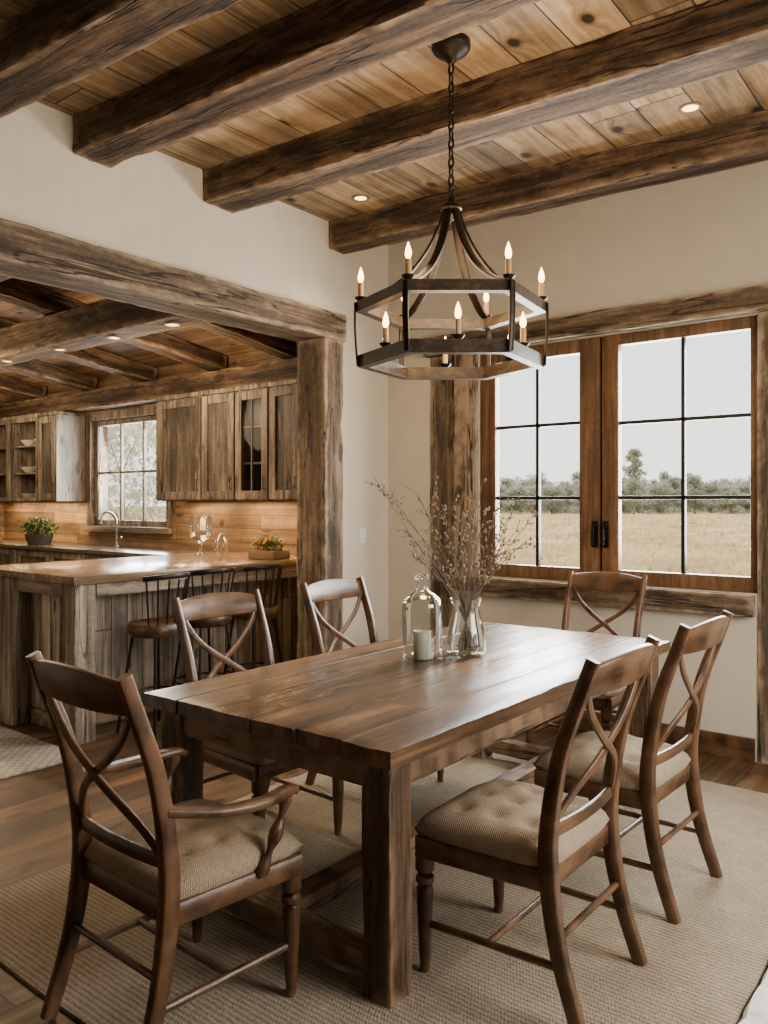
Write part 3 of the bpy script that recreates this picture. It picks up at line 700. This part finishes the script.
def door_bm(x0, x1, y, z0, z1, fw=.065):
    bm = NB()
    box(bm, x0, x0 + fw, y - .026, y, z0, z1, .004); box(bm, x1 - fw, x1, y - .026, y, z0, z1, .004)
    box(bm, x0 + fw, x1 - fw, y - .026, y, z1 - fw, z1, .004); box(bm, x0 + fw, x1 - fw, y - .026, y, z0, z0 + fw, .004)
    return bm
def cabinet(x0, x1, label, kind, ndoors=1, z0=1.56, z1=2.53, yf=4.77, pale=False):
    t = thing('upper_cabinet', label, 'cabinet', (0, 0, 0), 0, 'kitchen wall cabinets')
    t.location = ((x0 + x1) / 2, (yf + YF) / 2, z0)
    w = (x1 - x0) / 2 - .003; d0 = yf - t.location.y; d1 = YF - t.location.y - .003; h = z1 - z0
    bm = NB()
    box(bm, -w, -w + .02, d0, d1, 0, h); box(bm, w - .02, w, d0, d1, 0, h); box(bm, -w, w, d0, d1, 0, .02); box(bm, -w, w, d0, d1, h - .02, h); box(bm, -w, w, d1 - .012, d1, 0, h)
    if kind != 'wood':
        for z in (h * .34, h * .67): box(bm, -w, w, d0 + .03, d1, z - .009, z + .009)
    box(bm, -w - .0, w + .0, d0 - .03, d1, h, h + .04, .006)
    obj('body', bm, M['cab_z'], t)
    if pale: bx('side_panel', M['cabp_z'], (w, w + .012, d0 - .02, d1, 0, h), t, .002)
    if kind == 'open':
        obj('face_frame', door_bm(-w, w, d0 - .001, .0, h, .045), M['cab_z'], t); return t
    dw = 2 * w / ndoors
    for i in range(ndoors):
        a, b = -w + dw * i + .008, -w + dw * (i + 1) - .008
        dr = obj('door', door_bm(a, b, d0 - .002, .012, h - .012, .075), M['cab_z'], t)
        if kind != 'wood':
            bm = NB(); box(bm, a + .075, b - .075, d0 - .014, d0 - .010, .087, h - .087); obj('pane', bm, M['pane'], dr, 0)
            bm = NB(); box(bm, (a + b) / 2 - .008, (a + b) / 2 + .008, d0 - .020, d0 - .006, .087, h - .087); obj('muntin', bm, M['cab_z'], dr)
        else:
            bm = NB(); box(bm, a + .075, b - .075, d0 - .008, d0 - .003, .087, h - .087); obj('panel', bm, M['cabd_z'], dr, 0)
        hx_ = b - .03 if (i == 0) else a + .03
        bm = NB(); sweep(bm, [(hx_, d0 - .028, .10), (hx_, d0 - .048, .105), (hx_, d0 - .048, .195), (hx_, d0 - .028, .20)], .005, n=8); obj('handle', bm, M['black'], dr)
    return t
cabinet(-6.58, -5.89, 'wide weathered wood wall cabinet right beside the sink window', 'wood', 1)
cabinet(-5.89, -5.43, 'narrow weathered wood wall cabinet left of the glazed one', 'wood', 1)
cabinet(-5.43, -5.0, 'glazed wall cabinet between plain wooden ones', 'glass', 1)
cabinet(-5.0, -4.25, 'weathered wood wall cabinet partly behind the timber post', 'wood', 2)
cabinet(-8.80, -8.41, 'single wall cabinet with a pale worn side, left of the sink window', 'wood', 1, pale=True)
cabinet(-9.50, -8.80, 'open fronted wall cabinet with white dishes at far left', 'open', 1)
cabinet(-10.2, -9.50, 'open fronted wall cabinet at the left edge of the picture', 'open', 1)
def bowl(x, y, z, r, lab, grp):
    bm = NB(); lathe(bm, [(r * .4, 0), (r * .45, .006), (r * .75, r * .28), (r, r * .62), (r * .96, r * .62), (r * .7, r * .3), (r * .3, .012)], 20, (0, 0, 0))
    o = obj('bowl', bm, M['china'], None, 50); o.location = (x, y, z); tag(o, lab, 'bowl', grp)
hs = [1.56 + .021, 1.56 + .97 * .34 + .01, 1.56 + .97 * .67 + .01]
for x, xl in ((-9.31, 'left side'), (-9.0, 'right side')):
    for z, zl in zip(hs, ('bottom', 'middle', 'top')):
        bowl(x, 4.93, z, .115, 'white bowl on the %s shelf of the open fronted cabinet, %s' % (zl, xl), 'bowls in the open fronted cabinet')

# back counter
for x0, x1, lab in ((-10.2, -8.8, 'base cabinet under the counter at far left'), (-8.8, -7.4, 'base cabinet under the sink'), (-7.4, -6.0, 'base cabinet next to the island')):
    t = thing('base_cabinet', lab, 'cabinet', ((x0 + x1) / 2, 4.8, 0), 0, 'kitchen base cabinets'); w = (x1 - x0) / 2 - .002
    bx('body', M['cab_z'], (-w, w, -.28, .296, .08, 1.028), t); bx('plinth', M['black'], (-w, w, -.22, .29, 0, .08), t)
    for a, b in ((-w + .004, -.003), (.003, w - .004)):
        d = obj('door', door_bm(a, b, -.282, .09, 1.02), M['cab_z'], t)
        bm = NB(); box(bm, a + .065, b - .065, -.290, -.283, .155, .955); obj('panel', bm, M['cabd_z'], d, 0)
        bm = NB(); hx_ = -.03 if a < -.1 else .03
        sweep(bm, [(hx_, -.308, .78), (hx_, -.328, .785), (hx_, -.328, .885), (hx_, -.308, .89)], .005, n=8); obj('handle', bm, M['black'], d)
tag(bx('counter_worktop', M['stone'], (-10.25, -6.0, 4.46, YF - .003, 1.03, 1.07), None, .004), 'dark worktop along the kitchen back wall under the window', 'worktop')

# island
isl = thing('kitchen_island', 'weathered plank kitchen island with square corner posts', 'kitchen island', (-5.3, 3.9, 0))
bx('body', M['greyboards'], (-.62, .28, -1.00, 1.195, .10, 1.018), isl); bx('plinth', M['grey_y'], (-.60, .30, -1.02, 1.19, 0, .10), isl)
bx('end_panel', M['greyboards_x'], (-.60, .25, -1.022, -1.0, .12, 1.0), isl)
for (x, y, s) in ((.545, -1.06, .08), (-.25, -1.08, .12)):
    bm = beam_mesh(1.018, .15, s * 2, int(60 + x * 9), .004); o = obj('post', bm, M['cab_x'], isl); o.location = (x + s, y, 0); o.rotation_euler = (0, -PI / 2, 0)
bx('overhang_rail', M['cab_y'], (.515, .625, -.98, 1.19, .93, 1.016), isl, .005)
bx('overhang_rail', M['cab_x'], (-.60, .46, -1.125, -1.03, .93, 1.016), isl, .005)
tag(bx('island_worktop', M['worktop'], (-5.98, -4.64, 2.74, YF - .003, 1.02, 1.075), None, .008), 'honey wood worktop on the kitchen island', 'worktop')

# stools
def make_stool():
    t = thing('bar_stool', '', 'stool', (0, 0, 0), 0, 'bar stools at the kitchen island')
    bm = NB(); lathe(bm, [(.02, .650), (.17, .650), (.192, .670), (.198, .712), (.182, .738), (.10, .732), (.02, .726)], 28); obj('seat', bm, M['stoolseat'], t, 40)
    for sx in (-1, 1):
        for sy in (-1, 1):
            bm = NB(); sweep(bm, [(sx * .11, sy * .11, .655), (sx * .145, sy * .145, .35), (sx * .18, sy * .18, 0)], .011, n=10); obj('leg', bm, M['spindle'], t)
    bm = NB(); P = [(.212 * math.cos(2 * PI * i / 24), .212 * math.sin(2 * PI * i / 24), .25) for i in range(25)]; sweep(bm, P, .008, n=8, cap=False); obj('foot_ring', bm, M['spindle'], t)
    bm = NB(); P = []
    for i in range(13):
        a = -1.15 + 2.3 * i / 12; P.append((.215 * math.cos(a), .215 * math.sin(a), 1.04 + .02 * math.cos(a * 1.3)))
    sweep(bm, P, .034, .014, ref=(0, 0, 1)); obj('back_rail', bm, M['spindle'], t, 50)
    for i in range(7):
        a = -1.05 + 2.1 * i / 6
        bm = NB(); sweep(bm, [(.165 * math.cos(a), .165 * math.sin(a), .715), (.213 * math.cos(a), .213 * math.sin(a), 1.035)], .0065, n=8); obj('spindle', bm, M['spindle'], t)
    return t
s0 = make_stool()
labs = ['spindle back bar stool nearest the left corner of the island', 'middle spindle back bar stool at the island', 'spindle back bar stool nearest the timber post']
for i, (x, y) in enumerate(((-4.56, 3.30), (-4.66, 3.79), (-4.66, 4.27))):
    s = s0 if i == 0 else dup(s0)
    s.location = (x, y, 0); s.rotation_euler = (0, 0, R([6, -4, 3][i])); s['label'] = labs[i]

# faucet, plants, glassware
fx = thing('faucet', 'tall steel gooseneck faucet in front of the kitchen window', 'faucet', (-7.52, 4.93, 1.071))
bm = NB(); P = crom([(0, 0, .0), (0, 0, .24), (0, -.03, .33), (0, -.10, .375), (0, -.17, .34), (0, -.19, .25)], 6); sweep(bm, P, .014, n=12); obj('spout', bm, M['steel'], fx)
bm = NB(); lathe(bm, [(.034, 0), (.034, .01), (.022, .02), (.02, .06)], 20); obj('base', bm, M['steel'], fx)
bm = NB(); sweep(bm, [(.015, 0, .06), (.05, 0, .075), (.09, 0, .11)], .008, n=8); obj('lever', bm, M['steel'], fx)
def leaves(bm, n, rx, ry, rz, c, size, rr, second=0.0):
    for i in range(n):
        v = Vector((rr.gauss(0, 1), rr.gauss(0, 1), rr.gauss(0, 1))).normalized() * rr.random() ** .4
        p = Vector((v.x * rx, v.y * ry, v.z * rz)) + Vector(c)
        m = Matrix.Translation(p) @ Matrix.Rotation(rr.uniform(0, 6.3), 4, 'Z') @ Matrix.Rotation(rr.uniform(-1, 1), 4, 'X')
        s = size * rr.uniform(.6, 1.3)
        q = [m @ Vector(x) for x in ((0, -s, 0), (s * .45, -s * .2, s * .12), (0, s, 0), (-s * .45, -s * .2, s * .12))]
        f = bm.faces.new([bm.verts.new(x) for x in q])
        if second and rr.random() < second: f.material_index = 1
rr = random.Random(2)
t = thing('potted_herbs', 'leafy green plant in a dark pot on the counter at left', 'plant', (-8.72, 4.72, 1.071))
bm = NB(); lathe(bm, [(.12, 0), (.15, .08), (.155, .12), (.14, .12), (.12, .10)], 20); obj('pot', bm, M['pot'], t)
bm = NB(); leaves(bm, 420, .25, .17, .12, (0, 0, .19), .035, rr); obj('foliage', bm, M['leaf'], t, 0)
t = thing('wicker_planter', 'small wicker tray of greens and orange blooms on the island near the post', 'plant', (-4.86, 4.62, 1.076))
bm = NB(); box(bm, -.15, .15, -.10, .10, 0, .075, .012); obj('basket', bm, M['wicker'], t)
bm = NB(); leaves(bm, 320, .17, .11, .08, (0, 0, .12), .028, rr, .28); o = obj('foliage', bm, M['leaf'], t, 0); o.data.materials.append(M['petal'])
t = thing('footed_glass_vase', 'footed clear glass vase on the island below the wall cabinets', 'vase', (-5.72, 4.60, 1.076))
bm = NB(); lathe(bm, smooth_prof([(.075, 0), (.072, .008), (.02, .02), (.015, .09), (.03, .12), (.09, .17), (.105, .26), (.10, .35)], 3), 24, cap=False); obj('body', bm, M['jar'], t, 60)
t = thing('glass_decanter', 'small stoppered glass decanter beside the footed glass vase', 'decanter', (-5.50, 4.66, 1.076))
bm = NB(); lathe(bm, [(.05, 0), (.062, .02), (.06, .13), (.02, .19), (.016, .25), (.022, .26)], 24, cap=False); obj('body', bm, M['jar'], t, 60)
bm = NB(); lathe(bm, [(.012, .25), (.014, .265), (.024, .285), (.02, .31), (.004, .32)], 16); obj('stopper', bm, M['wicker'], t)
t = thing('wall_outlet', 'small white outlet on the board wall above the island', 'outlet', (-6.3, YF, 1.33))
bx('plate', M['white'], (-.04, .04, -.006, 0, -.06, .06), t, .002); bx('socket', M['china'], (-.018, .018, -.009, -.006, -.035, .035), t, .001)

# ------------------------------------------------------------------ outside
bm = NB(); bmesh.ops.create_grid(bm, x_segments=60, y_segments=60, size=400, matrix=Matrix.Translation((-60, 320, -.7)))
struct(obj('ground_field', bm, M['field']), 'dry golden grass field outside the window', 'field')
gr = random.Random(77); vs, fs = [], []
for i in range(26000):
    d = 14 + 118 * gr.random() ** 1.9; a = gr.uniform(-.02, .62); q = FW * d + RT * (a * d)
    if q.y < YF + 6: continue
    th_ = gr.uniform(0, PI); hgt = gr.uniform(.20, .48) * (1 + .3 * noise.noise(Vector((q.x * .15, q.y * .15, 0)))); wd = gr.uniform(.05, .14) * (1 + d / 60)
    ux, uy = math.cos(th_) * wd, math.sin(th_) * wd; lx, ly = gr.uniform(-.15, .15), gr.uniform(-.15, .15); n0 = len(vs)
    vs += [(q.x - ux, q.y - uy, -.72), (q.x + ux, q.y + uy, -.72), (q.x + ux * .5 + lx, q.y + uy * .5 + ly, -.7 + hgt), (q.x - ux * .7 + lx, q.y - uy * .7 + ly, -.7 + hgt * .8)]
    fs.append((n0, n0 + 1, n0 + 2, n0 + 3))
me = bpy.data.meshes.new('tall_grass'); me.from_pydata(vs, [], fs); me.materials.append(M['grass'])
o = bpy.data.objects.new('tall_grass', me); C.objects.link(o); o['kind'] = 'stuff'; tag(o, 'tall dry golden grass growing across the field outside', 'grass')
def tree_proto(seed, h, rad, kind):
    rr = random.Random(seed); t = thing('field_tree', '', 'tree', (0, 0, -.7), 0, 'trees along the edge of the field')
    bm = NB(); sweep(bm, [(0, 0, 0), (.1, 0, h * .4), (0, 0, h * .9)], [.2, .13, .04], n=7); obj('trunk', bm, M['trunk'], t)
    bm = NB()
    if kind == 'tall':
        for k in range(44):
            f = rr.random(); zz = h * (.12 + .83 * f); rmax = rad * max(.12, 1 - abs(f - .35) ** 1.6 * 1.6)
            a = rr.uniform(0, 6.3); q = rmax * rr.uniform(.1, .72)
            leaves(bm, 110, rad * .28, rad * .28, h * .045, (q * math.cos(a), q * math.sin(a), zz), .27, rr)
    else:
        for k in range(40):
            a = rr.uniform(0, 6.3); zz = h * rr.uniform(.03, .88); q = rad * rr.uniform(.1, .72) * (1.05 - .45 * zz / h)
            if kind == 'cone': q *= (1.15 - zz / h)
            leaves(bm, 110, rad * .32, rad * .32, h * .09, (q * math.cos(a), q * math.sin(a), zz), .28, rr)
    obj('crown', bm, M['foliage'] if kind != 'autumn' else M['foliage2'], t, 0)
    return t
protos = [tree_proto(1, 8.8, 4.8, 'round'), tree_proto(2, 8.0, 4.8, 'autumn'), tree_proto(3, 9.8, 4.4, 'cone')]
used = set(); rr = random.Random(11)
lab = ['rounded dark green tree in the tree line across the field', 'rounded olive brown tree in the tree line across the field', 'narrow topped green tree in the tree line across the field']
grp = ['rounded green trees in the tree line', 'rounded brown trees in the tree line', 'narrow topped trees in the tree line']
NT = 84; ROW = [178, 216, 192, 240, 166, 228, 204]
for i in range(NT):
    a = .05 + .53 * i / (NT - 1); d = ROW[i % 7]
    k = rr.choice((0, 0, 1, 1, 1, 2)); p = protos[k]
    o = p if k not in used else dup(p); used.add(k)
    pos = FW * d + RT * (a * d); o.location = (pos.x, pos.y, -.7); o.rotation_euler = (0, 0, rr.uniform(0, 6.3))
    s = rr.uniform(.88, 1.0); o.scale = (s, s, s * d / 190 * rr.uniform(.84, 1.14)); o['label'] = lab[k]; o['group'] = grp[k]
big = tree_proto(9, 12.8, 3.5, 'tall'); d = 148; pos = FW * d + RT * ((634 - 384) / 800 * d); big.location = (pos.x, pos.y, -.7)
big['label'] = 'tallest tree rising above the tree line in the right casement'; del big['group']
# pale trees by the kitchen window
def branch(bm, p, d, L, r, depth, rr):
    e = p + d * L; m = p + d * L * .5 + Vector((rr.uniform(-1, 1), rr.uniform(-1, 1), 0)) * L * .06
    sweep(bm, [p, m, e], [r, r * .85, r * .65], n=5)
    if depth == 0: return
    for k in range(3 if depth > 1 else 4):
        nd_ = (d + Vector((rr.uniform(-1, 1), rr.uniform(-1, 1), rr.uniform(-.3, .7))) * .75).normalized()
        branch(bm, p + (e - p) * rr.uniform(.45, 1), nd_, L * rr.uniform(.55, .8), r * .55, depth - 1, rr)
for i, (x, y, lb) in enumerate(((-12.3, 8.2, 'pale thin leaved tree outside the kitchen window, nearest the glass'), (-18.8, 11.2, 'pale thin leaved tree farther behind the kitchen window, left one'), (-13.9, 14.0, 'pale thin leaved tree farther behind the kitchen window, right one'))):
    t = thing('pale_tree', lb, 'tree', (x, y, -.7), 0, 'pale trees outside the kitchen window')
    bm = NB(); branch(bm, Vector((0, 0, 0)), Vector((.05, 0, 1)), 1.9, .06, 4, random.Random(30 + i)); obj('branches', bm, M['bark'], t)
    bm = NB(); r5 = random.Random(50 + i)
    for k in range(34): leaves(bm, 110, .6, .6, .45, (r5.uniform(-1.7, 1.7), r5.uniform(-1.2, 1.2), r5.uniform(1.0, 4.8)), .085, r5)
    obj('foliage', bm, M['paleleaf'], t, 0)

# ------------------------------------------------------------------ world and lamps
w = bpy.data.worlds.new('world'); bpy.context.scene.world = w; w.use_nodes = True; nt = w.node_tree
bg = nt.nodes['Background']
tc = nd(nt, 'ShaderNodeTexCoord').outputs['Generated']
zz = nd(nt, 'ShaderNodeSeparateXYZ', {0: tc}).outputs[2]
lk(nt, ramp(nt, zz, [(0.0, (.93, .89, .82)), (.05, (.90, .88, .84)), (.22, (.78, .81, .83)), (1, (.50, .59, .70))]), bg.inputs[0]); bg.inputs[1].default_value = 2.8
def lamp(name, typ, loc, energy, col, size=.1, sizey=None, aim=None, **kw):
    l = bpy.data.lights.new(name, typ); l.energy = energy; l.color = col
    if typ == 'AREA':
        l.size = size
        if sizey: l.shape = 'RECTANGLE'; l.size_y = sizey
    elif typ == 'SUN': l.angle = size
    else: l.shadow_soft_size = size
    for k, v in kw.items(): setattr(l, k, v)
    o = bpy.data.objects.new(name, l); C.objects.link(o); o.location = loc
    if aim is not None: o.rotation_euler = (Vector(aim) - Vector(loc)).to_track_quat('-Z', 'Y').to_euler()
    return o
WARM = (1, .70, .40)
lamp('outdoor_fill_sun', 'SUN', (0, -20, 36), 2.8, (1, .91, .77), R(8), aim=(0, 0, 0))  # sun lamp added to brighten field and trees under the overcast sky
lamp('daylight_right_window', 'AREA', (1.40, 2.9, 1.95), 150, (1, .93, .82), 1.6, 1.2, aim=(-2.4, 2.9, .3))
lamp('daylight_dining_window', 'AREA', (-2.16, YF + .35, 1.85), 340, (1, .97, .93), 1.8, 1.5, aim=(-2.0, 0, .4))
lamp('daylight_kitchen_window', 'AREA', (-7.56, YF + .35, 1.9), 120, (.98, .98, 1), 1.3, 1.1, aim=(-7.2, 2, .9))
lamp('chandelier_glow', 'POINT', (CX, CY, CZ + .36), 48, WARM, .34)
KW = (1, .74, .46)
for x, y, z, _ in KL: lamp('kitchen_spot', 'SPOT', (x, y, z - .03), 100, KW, .05, spot_size=R(120), spot_blend=.7)
lamp('kitchen_fill', 'POINT', (-7.0, 2.9, 2.45), 55, KW, .3)  # added fill points without a fixture, brighten kitchen and rafters
lamp('kitchen_fill', 'POINT', (-5.6, 4.1, 2.5), 45, KW, .3)
lamp('kitchen_fill', 'POINT', (-8.9, 4.0, 2.45), 40, KW, .3)
for x0 in (-6.2, -5.4, -4.7): lamp('under_cabinet_lamp', 'AREA', (x0, 4.93, 1.55), 8.5, (1, .66, .34), .5, .08)
for x0 in (-9.8, -9.1, -8.6): lamp('under_cabinet_lamp', 'AREA', (x0, 4.93, 1.55), 7.5, (1, .66, .34), .5, .08)
for x, y in ((-1.34, 4.30), (-3.50, 4.18)): lamp('dining_spot', 'SPOT', (x, y, ZC - .03), 48, WARM, .05, spot_size=R(100), spot_blend=.8)
